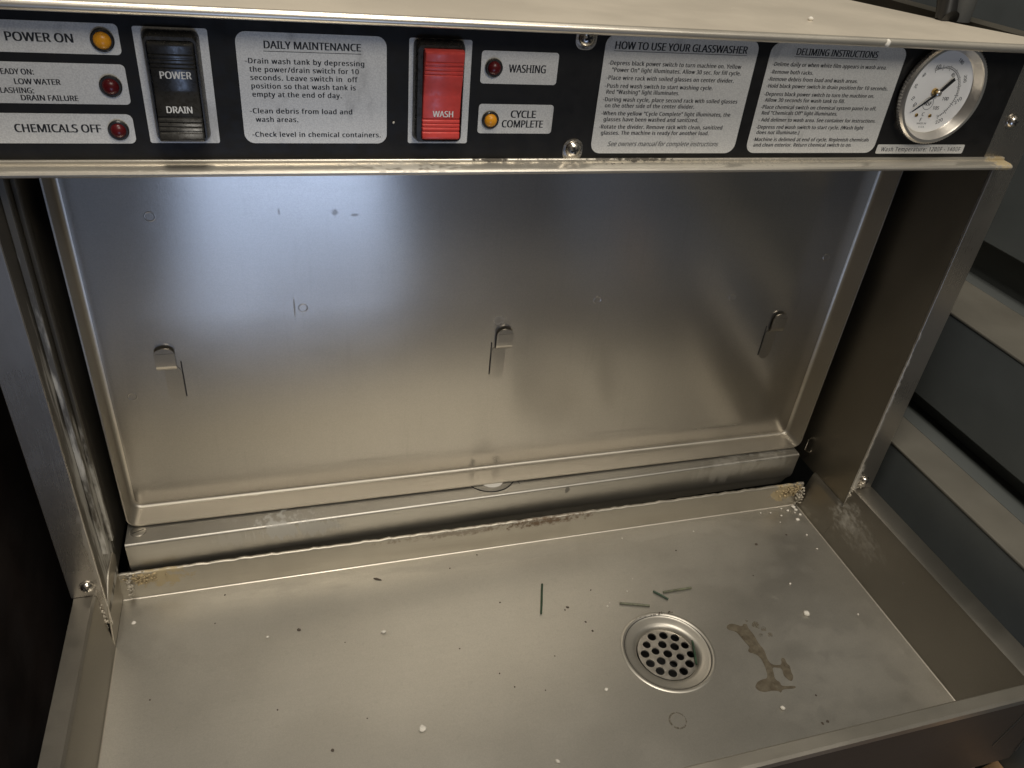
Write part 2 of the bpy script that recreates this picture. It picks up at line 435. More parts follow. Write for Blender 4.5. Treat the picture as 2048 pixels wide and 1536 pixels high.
# posts: folded front flanges
bm = bmesh.new()
prism(bm, [(.2858, -.019), (.2905, -.012), (.3050, -.0005), (.3050, .349), (.2858, .349)], 'y', -.0012, .0008)
pr = part('side_post', to_mesh(bm), 'post', bevel=.0004)
bm = bmesh.new()
prism(bm, [(-.2858, -.030), (-.2925, -.026), (-.2945, .0), (-.3050, .0), (-.3050, .349), (-.2858, .349)], 'y', -.0012, .0008)
pl = part('side_post', to_mesh(bm), 'post', bevel=.0004)
# left guide rails, inside the bay
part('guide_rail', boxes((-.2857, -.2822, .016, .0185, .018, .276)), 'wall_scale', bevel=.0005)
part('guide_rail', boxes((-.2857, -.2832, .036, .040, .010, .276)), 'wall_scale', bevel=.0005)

# box top with its rolled front edge
bm = bmesh.new()
prism(bm, [(-.42, -.018), (.300, -.018), (.286, -.010), (.273, .006), (.255, .040), (.231, .111), (.205, .190), (.185, .26), (.185, .40), (-.42, .40)], 'z', .3517, .3537)
part('top_cover', to_mesh(bm), 'cover')
bm = bmesh.new()
prof = [(-.0035, .3534)]
for i in range(9):
    a = math.radians(90 + 180 * i / 8); prof.append((-.0178 + .0024 * math.cos(a), .3513 + .0024 * math.sin(a)))
prof += [(-.0120, .3485), (-.0120, .3478), (-.0035, .3478)]
prism(bm, prof, 'x', -.43, .300)
part('top_edge', to_mesh(bm), 'trim', smooth=35)

# control panel
part('panel_plate', boxes((-.34, .2870, -.0026, .004, .2800, .3525)), 'post', bevel=.0003)
YP = -.0030
CP = part('control_panel', boxes((-.34, .2722, YP, -.00265, .2842, .3515)), 'overlay')
# lower trim
bm = bmesh.new()
prof = [(.0, .2845), (-.0042, .2845), (-.0046, .2838), (-.0046, .2829), (-.0098, .2826), (-.0112, .2822)]
for i in range(5):
    a = math.radians(100 + 150 * i / 4); prof.append((-.0112 + .0016 * math.cos(a), .2806 + .0016 * math.sin(a)))
prof += [(-.0050, .2778), (.0, .2778)]
prism(bm, prof, 'x', -.36, .2875)
part('lower_trim', to_mesh(bm), 'trim', smooth=30)

# labels: plate + lettering in one mesh
mm = .001
def label(name, x0, x1, z0, z1, r, lines, rot=0, rules=(), plate_y=YP - .00018):
    bm = bmesh.new()
    prism(bm, [(a * mm, b * mm) for a, b in rrect(x0, x1, z0, z1, r)], 'y', plate_y, YP - .00001)
    bmesh.ops.recalc_face_normals(bm, faces=bm.faces)
    for ln in lines:
        t, a, b, zc, cap = ln[:5]; kw = ln[5] if len(ln) > 5 else {}
        lettering(bm, t, a * mm, b * mm, zc * mm, cap * mm, plate_y - .00006, 1, **kw)
    for a, b, z in rules:
        vs = [bm.verts.new((x * mm, plate_y - .00006, zz * mm)) for x, zz in ((a, z - .12), (b, z - .12), (b, z + .12), (a, z + .12))]
        f = bm.faces.new(vs); f.material_index = 1
    o = link(name, raw_mesh(bm), ['label', 'ink'], CP)
    return o
B = dict(bold=.036)
SP = dict(space=1.10, bold=.036)
label('indicator_label', -277, -218.3, 330.0, 342.5, 2.0, [('POWER ON', -261.2, -236.3, 336.2, 3.5, B)])
label('indicator_label', -278, -218.2, 309.2, 326.2, 2.0, [
    ('STEADY ON:', -269.4, -254.0, 322.3, 2.3, B), ('LOW WATER', -262.0, -244.6, 318.3, 2.3, B),
    ('FLASHING:', -269.6, -255.6, 314.6, 2.3, B), ('DRAIN FAILURE', -261.0, -239.0, 311.6, 2.3, B)])
label('indicator_label', -276, -218.7, 291.9, 305.0, 2.6, [('CHEMICALS OFF', -266.5, -232.4, 298.6, 3.5, B)])
label('switch_label', -212.8, -182.8, 292.2, 342.0, 1.0, [])
label('instruction_label', -171.6, -104.9, 292.2, 341.6, 4.6, [
    ('DAILY MAINTENANCE', -159.5, -116.9, 336.4, 3.2, B),
    ('-Drain wash tank by depressing', -168.2, -115.4, 329.4, 2.25, SP),
    ('the power/drain switch for 10', -166.6, -118.0, 325.8, 2.25, SP),
    ('seconds. Leave switch in  off', -166.5, -118.6, 322.2, 2.25, SP),
    ('position so that wash tank is', -166.4, -119.6, 318.5, 2.25, SP),
    ('empty at the end of day.', -166.3, -126.2, 314.8, 2.25, SP),
    ('-Clean debris from load and', -168.1, -121.5, 307.3, 2.25, SP),
    ('wash areas.', -165.8, -146.8, 303.4, 2.25, SP),
    ('-Check level in chemical containers.', -168.0, -107.9, 296.4, 2.25, SP)], rules=[(-160, -116.6, 333.6)])
label('switch_label', -94.4, -64.2, 292.4, 341.6, 1.0, [])
label('indicator_label', -59.2, -19.8, 321.9, 337.2, 1.6, [('WASHING', -45.0, -26.1, 329.3, 3.7, B)])
label('indicator_label', -59.0, -19.5, 297.5, 312.1, 1.6, [('CYCLE', -42.0, -28.9, 307.3, 3.6, B), ('COMPLETE', -46.3, -24.5, 302.4, 3.6, B)])
H = dict(space=1.08, bold=.034)
label('instruction_label', 4.0, 91.2, 287.1, 347.0, 5.5, [
    ('HOW TO USE YOUR GLASSWASHER', 9.4, 84.6, 341.9, 3.6, B),
    ('-Depress black power switch to turn machine on. Yellow', 7.0, 83.2, 333.5, 2.05, H),
    ('"Power On" light illuminates. Allow 30 sec. for fill cycle.', 9.5, 83.9, 330.2, 2.05, H),
    ('-Place wire rack with soiled glasses on center divider.', 7.1, 80.8, 326.3, 2.05, H),
    ('-Push red wash switch to start washing cycle.', 7.0, 69.1, 322.3, 2.05, H),
    ('Red "Washing" light illuminates.', 8.3, 49.9, 319.3, 2.05, H),
    ('-During wash cycle, place second rack with soiled glasses', 7.0, 85.9, 315.5, 2.05, H),
    ('on the other side of the center divider.', 8.6, 60.5, 312.4, 2.05, H),
    ('-When the yellow "Cycle Complete" light illuminates, the', 7.3, 83.5, 308.4, 2.05, H),
    ('glasses have been washed and sanitized.', 9.0, 64.6, 305.3, 2.05, H),
    ('-Rotate the divider. Remove rack with clean, sanitized', 7.1, 80.4, 301.4, 2.05, H),
    ('glasses. The machine is ready for another load.', 8.7, 72.9, 298.2, 2.05, H),
    ('See owners manual for complete instructions', 13.4, 80.4, 292.3, 2.5, dict(shear=.3, bold=.004))], rules=[(9.0, 85, 339.2)])
D = dict(space=1.06, bold=.034)
label('instruction_label', 98.8, 186.0, 287.2, 346.5, 5.5, [
    ('DELIMING INSTRUCTIONS', 114.9, 167.1, 342.2, 3.4, B),
    ('-Delime daily or when white film appears in wash area.', 101.9, 175.7, 335.6, 2.0, D),
    ('-Remove both racks.', 101.9, 128.7, 331.6, 2.0, D),
    ('-Remove debris from load and wash areas.', 101.5, 159.3, 327.9, 2.0, D),
    ('-Hold black power switch in drain position for 10 seconds.', 101.6, 181.2, 324.3, 2.0, D),
    ('-Depress black power switch to turn the machine on.', 101.5, 173.7, 320.0, 2.0, D),
    ('Allow 30 seconds for wash tank to fill.', 103.0, 155.0, 316.8, 2.0, D),
    ('-Place chemical switch on chemical system panel to off.', 101.6, 178.1, 313.0, 2.0, D),
    ('Red "Chemicals Off" light illuminates.', 103.2, 152.6, 309.8, 2.0, D),
    ('- Add delimer to wash area. See container for instructions.', 102.2, 180.6, 306.0, 2.0, D),
    ('-Depress red wash switch to start cycle. (Wash light', 101.8, 173.6, 302.0, 2.0, D),
    ('does not illuminate.)', 103.0, 130.9, 299.0, 2.0, D),
    ('-Machine is delimed at end of cycle. Replenish chemicals', 101.9, 180.3, 295.0, 2.0, D),
    ('and clean exterior. Return chemical switch to on.', 103.1, 169.3, 291.9, 2.0, D)], rules=[(114, 167.6, 339.6)])
label('temperature_label', 188.2, 253.1, 286.7, 292.2, .9, [('Wash Temperature: 120°F - 140°F', 191.5, 250.5, 289.4, 2.5, dict(space=1.15, bold=.012))])

# rocker switches
def fwd(x, z, y, y0=YP):
    k = (y + .39198) / (y0 + .39198)
    return -.16122 + (x + .16122) * k, .41719 + (z - .41719) * k
def switch(name, x0, x1, z0, z1, rx0, rx1, rz0, rz1, depth, mat, texts):
    yf = -.0095
    (a0, c0), (a1, c1) = fwd(x0, z0, yf), fwd(x1, z1, yf)
    (b0, d0), (b1, d1) = fwd(rx0, rz0, yf - .001), fwd(rx1, rz1, yf - .001)
    # frame: rounded ring
    out = [rrect(a0, a1, c0, c1, .0030), rrect(a0 + .0005, a1 - .0005, c0 + .0004, c1 - .0004, .0030), rrect(a0 + .0012, a1 - .0012, c0 + .0012, c1 - .0018, .0024),
           rrect(b0 - .0004, b1 + .0004, d0 - .0004, d1 + .0004, .0018), rrect(b0 - .0004, b1 + .0004, d0 - .0004, d1 + .0004, .0018)]
    ys = [YP - .0002, yf + .0022, yf, yf, YP - .0001]
    bm = bmesh.new()
    loft(bm, [[(x, y, z) for x, z in r] for r, y in zip(out, ys)], cap=False)
    fr = part(name, to_mesh(bm), 'black_plastic', smooth=40)
    # rocker: the depth curve with grip ribs, extruded across
    N = 96
    prof = []
    for i in range(N + 1):
        t = i / N
        y = 0
        k = t * (len(depth) - 1); j = min(int(k), len(depth) - 2); u = k - j; u = u * u * (3 - 2 * u) * .5 + u * .5
        y = depth[j] * (1 - u) + depth[j + 1] * u
        for lo, hi in ((.12, .30), (.76, .94)):
            if lo < t < hi:
                ph = (t - lo) / (hi - lo) * 4 % 1.0
                y += .00055 if ph < .28 else 0.0
        if t < .03: y += .0016 * (1 - t / .03) ** 2
        if t > .97: y += .0016 * ((t - .97) / .03) ** 2
        prof.append((y, d1 + (d0 - d1) * t))
    bm = bmesh.new()
    e = .0008
    rings = []
    for x, inset in ((b0, .0009), (b0 + e * .35, .0003), (b0 + e, 0), (b1 - e, 0), (b1 - e * .35, .0003), (b1, .0009)):
        rings.append([(x, -.002, prof[0][1])] + [(x, y + inset, z) for y, z in prof] + [(x, -.002, prof[-1][1])])
    loft(bm, rings)
    bmesh.ops.recalc_face_normals(bm, faces=bm.faces)
    for t, xa, xb, zc, cap in texts:
        tt = (d1 - zc) / (d1 - d0); k = min(max(int(tt * N), 0), N)
        yy = min(prof[max(0, k - 5)][0], prof[k][0], prof[min(N, k + 5)][0]) - .00012
        (xa2, zc2), (xb2, _) = fwd(xa, zc, yy), fwd(xb, zc, yy)
        lettering(bm, t, xa2, xb2, zc2, cap, yy, 1, bold=.03)
    me = raw_mesh(bm)
    link('rocker', me, [mat, 'white_ink'], fr, smooth=32)
switch('power_switch', -.2105, -.1868, .2917, .3399, -.2083, -.1892, .2936, .3360,
       (-.0110, -.0098, -.0088, -.0104, -.0146), 'black_plastic', [('POWER', -.2045, -.1916, .3222, .0030), ('DRAIN', -.2039, -.1932, .3072, .0029)])
switch('wash_switch', -.0912, -.0663, .2919, .3403, -.0871, -.0679, .2936, .3368,
       (-.0138, -.0120, -.0098, -.0092, -.0104), 'red_plastic', [('WASH', -.0821, -.0720, .3068, .0029)])

# pilot lights
def pilot(x, z, mat, r=.0033):
    x, z = x * mm, z * mm
    bm = bmesh.new()
    lathe(bm, [(r + .0011, 0), (r + .0011, -.0012), (r + .0006, -.0017), (r, -.0017), (r, 0)], 'y', (x, YP - .0001, z), 32, cap_last=False)
    ring = part('pilot_light', to_mesh(bm), 'black_plastic', smooth=40)
    bm = bmesh.new()
    pr_ = [(r, 0)] + [(r * math.cos(math.radians(a)), -.0012 - r * .75 * math.sin(math.radians(a))) for a in range(0, 90, 12)] + [(.00005, -.0012 - r * .75)]
    lathe(bm, pr_, 'y', (x, YP - .0001, z), 32)
    link('lens', to_mesh(bm), mat, ring, smooth=50)
pilot(-224.9, 336.0, 'amber', .0036); pilot(-225.0, 317.2, 'dark_red', .0035); pilot(-225.2, 298.1, 'dark_red', .0033)
pilot(-52.9, 329.5, 'dark_red'); pilot(-52.8, 304.4, 'amber')

# screws
def screw_mesh(r=.0044, h=.0030, washer=True):
    bm = bmesh.new()
    prof = ([(r * 1.25, 0), (r * 1.25, -.0007), (r, -.0008)] if washer else [(r, 0)]) + [(r * math.cos(math.radians(a)), -.0008 - h * math.sin(math.radians(a))) for a in range(10, 88, 11)] + [(.0002, -.0008 - h)]
    lathe(bm, prof, 'y', (0, 0, 0), 28)
    return to_mesh(bm)
def cross_mesh(r, h, s=.45):
    bm = bmesh.new(); y1 = -.0008 - h - .0001
    for ang in (20, 110):
        c, s_ = math.cos(math.radians(ang)), math.sin(math.radians(ang))
        L, w = r * s, r * .12
        pts = [(c * L - s_ * w, s_ * L + c * w), (-c * L - s_ * w, -s_ * L + c * w), (-c * L + s_ * w, -s_ * L - c * w), (c * L + s_ * w, s_ * L - c * w)]
        prism(bm, pts, 'y', y1 + h * .35 + (0.00003 if ang > 50 else 0), y1 + (.00003 if ang > 50 else 0))
    return to_mesh(bm)
SM, CMH = screw_mesh(), cross_mesh(.0044, .0030)
for x, y, z, k in ((-6.7, YP, 345.0, 1), (-6.2, YP, 289.6, 1), (282.2, -.0027, 306.7, .85), (-294.2, -.0012, 9.0, .85), (294.6, -.0012, 9.0, .8)):
    o = link('screw', SM, 'chrome', GW, loc=(x * mm, y, z * mm), smooth=40) if not SM.materials else link('screw', SM, 'chrome', GW, loc=(x * mm, y, z * mm))
    o.scale = (k, k, k)
    c = bpy.data.objects.new('cross_slot', CMH); COL.objects.link(c)
    if not CMH.materials: CMH.materials.append(M['slot'])
    c.parent = o
# clear plastic tabs behind the two panel screws
for x, z0, z1 in ((-6.7, 340.5, 351.0), (-6.2, 284.6, 294.6)):
    bm = bmesh.new(); prism(bm, [(a * mm, b * mm) for a, b in rrect(x - 5.6, x + 5.6, z0 - 1.5, z1, 4.5)], 'y', YP - .0006, YP - .00005)
    part('screw_tab', to_mesh(bm), 'steel', bevel=.0003)

# dial thermometer
GX, GZ = .2170, .3228
bm = bmesh.new()
def knurl(k, i): return (.00035 if i % 2 else -.00015) if k in (2, 3) else 0.0
lathe(bm, [(.0268, -.0001), (.0276, -.0018), (.0283, -.0026), (.0283, -.0052), (.0274, -.0064), (.0258, -.0062), (.0252, -.0050), (.0238, -.0012), (.0230, -.0001)], 'y', (GX, YP, GZ), 192, cap_last=False, wob=knurl)
TH = part('thermometer', to_mesh(bm), 'gauge', smooth=28)
YD = YP - .0003
def dl(x, z): return -.16122 + (x + .16122) * 1.0097, .41719 + (z - .41719) * 1.0097
DX, DZ = dl(.2128, .3229)
bm = bmesh.new()
lathe(bm, [(.0233, .0002), (.0233, 0.0), (.0001, 0.0)], 'y', (GX, YD, GZ), 64)
bmesh.ops.recalc_face_normals(bm, faces=bm.faces)
yt = YD - .00008
def arc(r, a0, a1, w, cx=DX, cz=DZ, n=40):
    P_ = []
    for i in range(n + 1):
        a = math.radians(a0 + (a1 - a0) * i / n)
        P_.append(((cx + (r - w) * math.cos(a), yt, cz + (r - w) * math.sin(a)), (cx + r * math.cos(a), yt, cz + r * math.sin(a))))
    V = [(bm.verts.new(a), bm.verts.new(b)) for a, b in P_]
    for (a, b), (c, d) in zip(V, V[1:]):
        f = bm.faces.new((a, b, d, c)); f.material_index = 1
def tick(a, r0, r1, w=.00012, cx=DX, cz=DZ):
    a = math.radians(a); c, s = math.cos(a), math.sin(a)
    f = bm.faces.new([bm.verts.new((cx + r * c - t * s, yt - .00002, cz + r * s + t * c)) for r, t in ((r0, -w), (r1, -w), (r1, w), (r0, w))])
    f.material_index = 1
RA = .0148
arc(RA, -62, 118, .00022); arc(RA + .0009, -5, 90, .00016)
for i, a in enumerate(range(-62, 122, 4)): tick(a, RA - (.0014 if i % 5 == 0 else .0006), RA + (.0016 if i % 5 == 0 else .0007))
for t, x, z, cap, rot in (('60', 207.3, 337.9, 2.1, 10), ('180', 221.7, 341.2, 1.9, -30), ('200', 229.2, 331.9, 1.9, -70), ('100', 220.5, 320.5, 2.0, 0), ('105', 216.3, 315.1, 2.0, 0),
                          ('210', 230.2, 319.6, 2.1, 40), ('220', 222.2, 307.6, 2.1, 25), ('C', 208.8, 311.4, 2.0, 0), ('F', 208.6, 308.2, 2.0, 0), ('10', 197.6, 320.1, 1.7, 60), ('40', 200.3, 316.6, 1.8, 50),
                          ('20', 196.4, 327.1, 1.6, 80), ('40', 199.3, 333.2, 1.6, 50), ('80', 219.6, 333.6, 1.8, -30)):
    x, z = dl(x * mm, z * mm)
    lettering(bm, t, x, None, z, cap * mm, yt, 1, bold=.012, rot=math.radians(rot))
nx, nz = dl(.2096, .3175)
lettering(bm, 'NSF', nx - .0026, nx + .0026, nz, .0022, yt, 1, bold=.03, shear=.15)
arc(.0036, 0, 360, .00022, nx, nz, 32)
lettering(bm, 'MADE IN', .2103, .2170, .3050, .0010, yt, 1)
lettering(bm, 'U.S.A.', .2124, .2168, .3030, .0010, yt, 1)
link('dial', raw_mesh(bm), ['dial', 'ink'], TH)
bm = bmesh.new()
px, pz = dl(.2128, .3236)
def nd(a, b, w0, w1, y0, y1):
    a, b = Vector(a), Vector(b); d = (b - a).normalized(); n = Vector((-d.y, d.x))
    prism(bm, [tuple(a + n * w0), tuple(b + n * w1), tuple(b - n * w1), tuple(a - n * w0)], 'y', y0, y1)
nd(dl(.1992, .3131), (px, pz), .00022, .0007, YD - .0016, YD - .0012)
nd((px + .0006, pz + .0004), dl(.2207, .3318), .0008, .0010, YD - .0016, YD - .0012)
link('needle', to_mesh(bm), 'ink', TH)
for x, z, r, h in ((px - .0021, pz + .0008, .0019, .0011), (*dl(.2042, .3109), .0010, .0004), (*dl(.2139, .3106), .0010, .0004)):
    bm = bmesh.new(); lathe(bm, [(r, 0), (r, -h), (r * .8, -h - .0002), (.0001, -h - .0002)], 'y', (x, YD - .0001, z), 24)
    link('rivet', to_mesh(bm), 'brass', TH, smooth=40)
bm = bmesh.new(); lathe(bm, [(.0017, 0), (.0017, -.0022), (.0012, -.0026), (.0001, -.0026)], 'y', (px, YD - .0001, pz), 24)
link('hub', to_mesh(bm), 'gauge', TH, smooth=40)

# ------------------------------------------------------------------ rotating divider behind the opening
bm = bmesh.new()
XL, XR, ZB, ZT, YV, YE = -.2777, .2747, -.0014, .272, .0804, .0610
rb = .0030
def ring(x0, x1, z0, z1, y, r): return [(x, y, z) for x, z in rrect(x0, x1, z0, z1, r, 5)]
R_ = [ring(XL + rb, XR - rb, ZB + rb, ZT - rb, YV, .004)]
for i in range(1, 6):
    a = math.radians(90 * i / 5)
    e = rb * math.sin(a); yy = YV - rb * (1 - math.cos(a))
    R_.append(ring(XL + rb - e, XR - rb + e, ZB + rb - e, ZT - rb + e, yy, max(.004, .004 + e)))
R_.append(ring(XL, XR, ZB, ZT, YE, .0062))
R_.append(ring(XL - .0010, XR + .0010, ZB - .0010, ZT + .0010, YE, .0072))
R_.append(ring(XL - .0010, XR + .0010, ZB - .0010, ZT + .0010, YV + .001, .0072))
vs = loft(bm, R_, cap=False)
bm.faces.new(vs[0]); bm.faces.new(vs[-1])
dme = to_mesh(bm)
DV = part('divider_panel', dme, ['divider', 'flange'], smooth=30)
for p in dme.polygons: p.material_index = 0 if abs(p.normal.y) > .97 and p.area > .01 else 1
def hook(x, z, side=-1):
    # strip cut from the sheet: flush tongue below, bent out into an upward open lip
    bm = bmesh.new()
    c = x + side * .0032
    prism(bm, [(a, b) for a, b in rrect(c - .0052, c + .0052, z - .0395, z - .011, .0050)], 'y', YV - .0005, YV - .0001)
    w = .0062; th = .0010
    prof = [(-.0002, -.0120), (-.0012, -.0118), (-.0018, -.0108), (-.0020, -.0092), (-.0021, -.0070), (-.0022, .0)]
    R = []
    for k, (y, dz) in enumerate(prof):
        n = ((0, -th), (-.0003, -th), (-.0007, -.0006), (-th, -.0003), (-th, 0), (-th, 0))[k]
        R.append([(x - w, YV + y, z + dz), (x + w, YV + y, z + dz), (x + w, YV + y + n[0], z + dz + n[1]), (x - w, YV + y + n[0], z + dz + n[1])])
    loft(bm, R)
    arcp = [(x - w + 2 * w * t, z + .0002 + .0038 * max(0, math.sin(math.pi * t)) ** .5) for t in [i / 14 for i in range(15)]]
    prism(bm, arcp, 'y', YV - .0022 - th, YV - .0022)
    link('hook', to_mesh(bm), 'divider', DV)
    bm = bmesh.new(); e = c + side * .0058; box(bm, e - .0004, e + .0004, YV - .0003, YV - .00005, z - .036, z - .008)
    link('hook_slot', to_mesh(bm), 'slot', DV)
hook(-.2370, .1290, 1); hook(-.0070, .1270); hook(.2255, .1245)
for x, z in ((-231.3, 222.1), (-148.0, 155.9), (62.6, 149.5), (177.0, 144.9), (252.0, 176.1), (-261.4, 96.0)):
    bm = bmesh.new()
    lathe(bm, [(.0032, 0), (.0030, -.00012), (.0027, -.00012), (.0024, 0)], 'y', (x * mm, YV - .00002, z * mm), 28, cap_last=False)
    link('weld_spot', to_mesh(bm), 'divider', DV, smooth=60)

# ------------------------------------------------------------------ ledge under the divider
bm = bmesh.new()
def led(x, y0):
    pr_ = [(.30, -.0040)]
    r = .0020
    for i in range(7):
        a = math.radians(90 + 90 * i / 6); pr_.append((y0 + r + r * math.cos(a), -.0040 - r + r * math.sin(a)))
    pr_ += [(y0 + .0003, -.0130), (y0 + .0005, -.0270), (y0 + .0016, -.0310), (y0 + .0060, -.0370), (y0 + .0100, -.0460), (y0 + .0125, -.0460), (y0 + .0080, -.0260), (y0 + .0055, -.008), (.30, -.008)]
    return [(x, y, z) for y, z in pr_]
loft(bm, [led(-.2795, .0445), led(.2715, .0532)])
LG = part('base_ledge', to_mesh(bm), 'ledge', smooth=35)
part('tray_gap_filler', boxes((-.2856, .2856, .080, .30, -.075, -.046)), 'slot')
bm = bmesh.new(); lathe(bm, [(.0208, 0), (.0208, .0005), (.0202, .0007), (.0001, .0007)], 'z', (-.0105, .0744, -.0040), 56)
PV = link('pivot_plate', to_mesh(bm), 'ledge', LG, smooth=40)
bm = bmesh.new(); lathe(bm, [(.0215, 0), (.0215, .0003), (.0207, .0003), (.0207, 0)], 'z', (-.0105, .0744, -.0040), 64, cap_last=False)
link('pivot_seam', to_mesh(bm), 'slot', LG)
bm = bmesh.new(); lathe(bm, [(.0100, 0), (.0100, .0006), (.0094, .0008), (.0001, .0008)], 'z', (-.0104, .0672, -.0033), 40)
link('pivot_bush', to_mesh(bm), 'nylon', LG, smooth=40)
bm = bmesh.new(); lathe(bm, [(.0052, 0), (.0052, .0006), (.0044, .0010), (.0001, .0010)], 'z', (-.2718, .0570, -.0040), 32)
sc = link('ledge_screw', to_mesh(bm), 'steel', LG, smooth=40)
bm = bmesh.new(); prism(bm, [(-.2756, .0552), (-.2684, .0582), (-.2681, .0576), (-.2753, .0546)], 'z', -.00315, -.0029)
link('screw_slot', to_mesh(bm), 'slot', LG)

# ------------------------------------------------------------------ drain tray
DC = (.0883, -.0828)
FX0, FX1, FY0, FY1 = -.2885, .2757, -.1905, .0404
TR = part('drain_tray', sheet_holes([(FX0, FY0), (FX1, FY0), (FX1, FY1), (FX0, FY1)], [circ(*DC, .0338, 64)], .0010), 'tray', loc=(0, 0, ZF))
t = .0012
# right wall with flat rim: wall, top roll, rim
def wallprof(sgn, xi, xo, xr):
    """profile (x, z) of a side wall with a flat rim folded outward and down"""
    return [(xi, ZF), (xi + sgn * .0004, -.0020), (xi + sgn * .0014, -.0004), (xi + sgn * .0034, 0), (xr, 0), (xr, -.0160), (xr - sgn * t, -.0160), (xr - sgn * t, -t), (xi + sgn * .0034, -t), (xi + sgn * .0020, -.004), (xi + sgn * t, ZF)]
bm = bmesh.new(); prism(bm, [(.2757, ZF), (.2868, -.0035), (.2878, -.0010), (.2915, 0), (.3055, 0), (.3055, -.070), (.3043, -.070), (.3043, -t), (.2920, -t), (.2890, -.004), (.2772, ZF)], 'y', -.2005, -.0014)
link('tray_wall', to_mesh(bm), 'tray_side', TR, smooth=30)
bm = bmesh.new(); prism(bm, [(.2757, ZF), (.2825, -.0230), (.2834, -.0195), (.2848, -.0178), (.2857, -.0182), (.2857, ZF)], 'y', -.0013, .0420)
link('tray_wall', to_mesh(bm), 'tray_side', TR, smooth=35)
bm = bmesh.new(); prism(bm, [(-.2885, ZF), (-.2902, -.0035), (-.2908, -.0010), (-.2925, 0), (-.3035, 0), (-.3035, -.070), (-.3023, -.070), (-.3023, -t), (-.2930, -t), (-.2920, -.004), (-.2897, ZF)], 'y', -.2005, -.0014)
link('tray_wall', to_mesh(bm), 'tray_side', TR, smooth=30)
# left rear upstand with a curved top beside the post
bm = bmesh.new()
up = [(-.0014, ZF), (-.0014, -.012)] + [(-.0014 + .020 * k / 8, -.012 + .015 * math.sin(math.pi / 2 * k / 8)) for k in range(1, 9)] + [(.034, .002), (.040, -.006), (.0404, -.020), (.0404, ZF)]
def ux(z): return -.2886 + .0040 * (z - ZF) / .055
loft(bm, [[(ux(z) - .0012, y, z) for y, z in up], [(ux(z), y, z) for y, z in up]])
link('tray_wall', to_mesh(bm), 'tray_wall', TR, bevel=.0004)
# back wall with a rough seam on its top
bm = bmesh.new()
prof = [(.0404, ZF), (.0398, -.0290), (.0402, -.0278), (.0412, -.0273), (.0424, -.0276), (.0430, -.0290), (.0430, ZF)]
rings = []
n = 150
for i in range(n + 1):
    x = -.2886 + (.2757 + .2886) * i / n
    w = .0009 * (mnoise.noise(Vector((x * 160, 0, 0))) ) + .0005 * mnoise.noise(Vector((x * 600, 3, 0)))
    rings.append([(x, y + (w * .4 if 0 < k < 6 else 0), z + (w if 0 < k < 6 else 0)) for k, (y, z) in enumerate(prof)])
loft(bm, rings)
link('tray_wall', to_mesh(bm), 'tray_wall', TR, smooth=50)
def fold(a, b, nx, ny):
    # the tight bend between tray floor and wall: a narrow slanted strip
    a, b, n, u = Vector((*a, ZF)), Vector((*b, ZF)), Vector((nx, ny, 0)), Vector((0, 0, 1))
    bm = bmesh.new()
    loft(bm, [[p, p + n * .0008 + u * .0001, p + n * .0003 + u * .0003, p + u * .0008] for p in (a, b)])
    link('tray_fold', to_mesh(bm), 'fold', TR, smooth=80)
fold((-.2880, .0403), (.2752, .0403), 0, -1); fold((.2756, .0395), (.2756, -.1895), -1, 0); fold((-.2884, -.0015), (-.2884, -.1895), 1, 0)
# front wall and rim, its outer face hanging down
bm = bmesh.new()
loft(bm, [[(x, yi, ZF), (x, yi, -.0015), (x, yi - .0012, 0), (x, yo + .0015, 0), (x, yo, -.0015), (x, yo, -.006), (x, yo + .0015, -.006), (x, yi - .0030, -.004), (x, yi - .0030, ZF)] for x, yi, yo in ((-.3035, -.1935, -.2030), (.3055, -.1900, -.2000))])
link('tray_rim', to_mesh(bm), 'rim', TR, smooth=30)

bm = bmesh.new()
loft(bm, [[(x, yo + .0002, -.0062), (x, yo + .0002, -.080), (x, yo + .0016, -.080), (x, yo + .0016, -.0062)] for x, yo in ((-.3035, -.2030), (.3055, -.2000))])
link('tray_apron', to_mesh(bm), 'apron', TR)
# drain: pressed ring, flange, strainer, cup
bm = bmesh.new()
lathe(bm, [(.0350, .00005), (.0343, .0004), (.0333, .0005), (.0324, .0002), (.0318, -.0005), (.0300, -.0008), (.0262, -.0011), (.0240, -.0018), (.0228, -.0034), (.0222, -.0050), (.0222, -.0080)], 'z', (*DC, ZF), 72, cap_last=False)
DR = part('drain', to_mesh(bm), 'drain', smooth=40)
bm = bmesh.new(); lathe(bm, [(.0322, .0), (.0319, .00035), (.0316, .0)], 'z', (*DC, ZF - .0004), 72, cap_last=False)
link('ring_seam', to_mesh(bm), 'slot', DR, smooth=60)
holes = [(84.7, -64.7), (93.9, -65.4), (101.7, -69.1), (77.9, -70.5), (89.7, -72.7), (98.0, -76.4), (106.2, -76.9), (73.4, -77.7), (82.1, -77.2), (90.2, -81.1), (98.3, -85.5),
         (107.0, -85.0), (73.9, -86.1), (82.7, -85.8), (90.6, -90.0), (102.4, -92.5), (78.2, -93.6), (86.5, -97.2), (95.1, -97.3)]
gc = (90.0, -81.0)
hs = [circ((x - gc[0]) * mm, (y - gc[1]) * mm, (.0033 if random.random() > .15 else .0030), 20) for x, y in holes]
st = sheet_holes(circ(0, 0, .0221, 64), hs, .0012)
link('strainer', st, 'strainer', DR, loc=(DC[0] + .0012, DC[1] + .0010, ZF - .0052))
bm = bmesh.new(); lathe(bm, [(.0223, 0), (.0223, -.030), (.0001, -.030)], 'z', (*DC, ZF - .008), 40, cap_last=False)
link('drain_cup', to_mesh(bm), 'slot', DR)

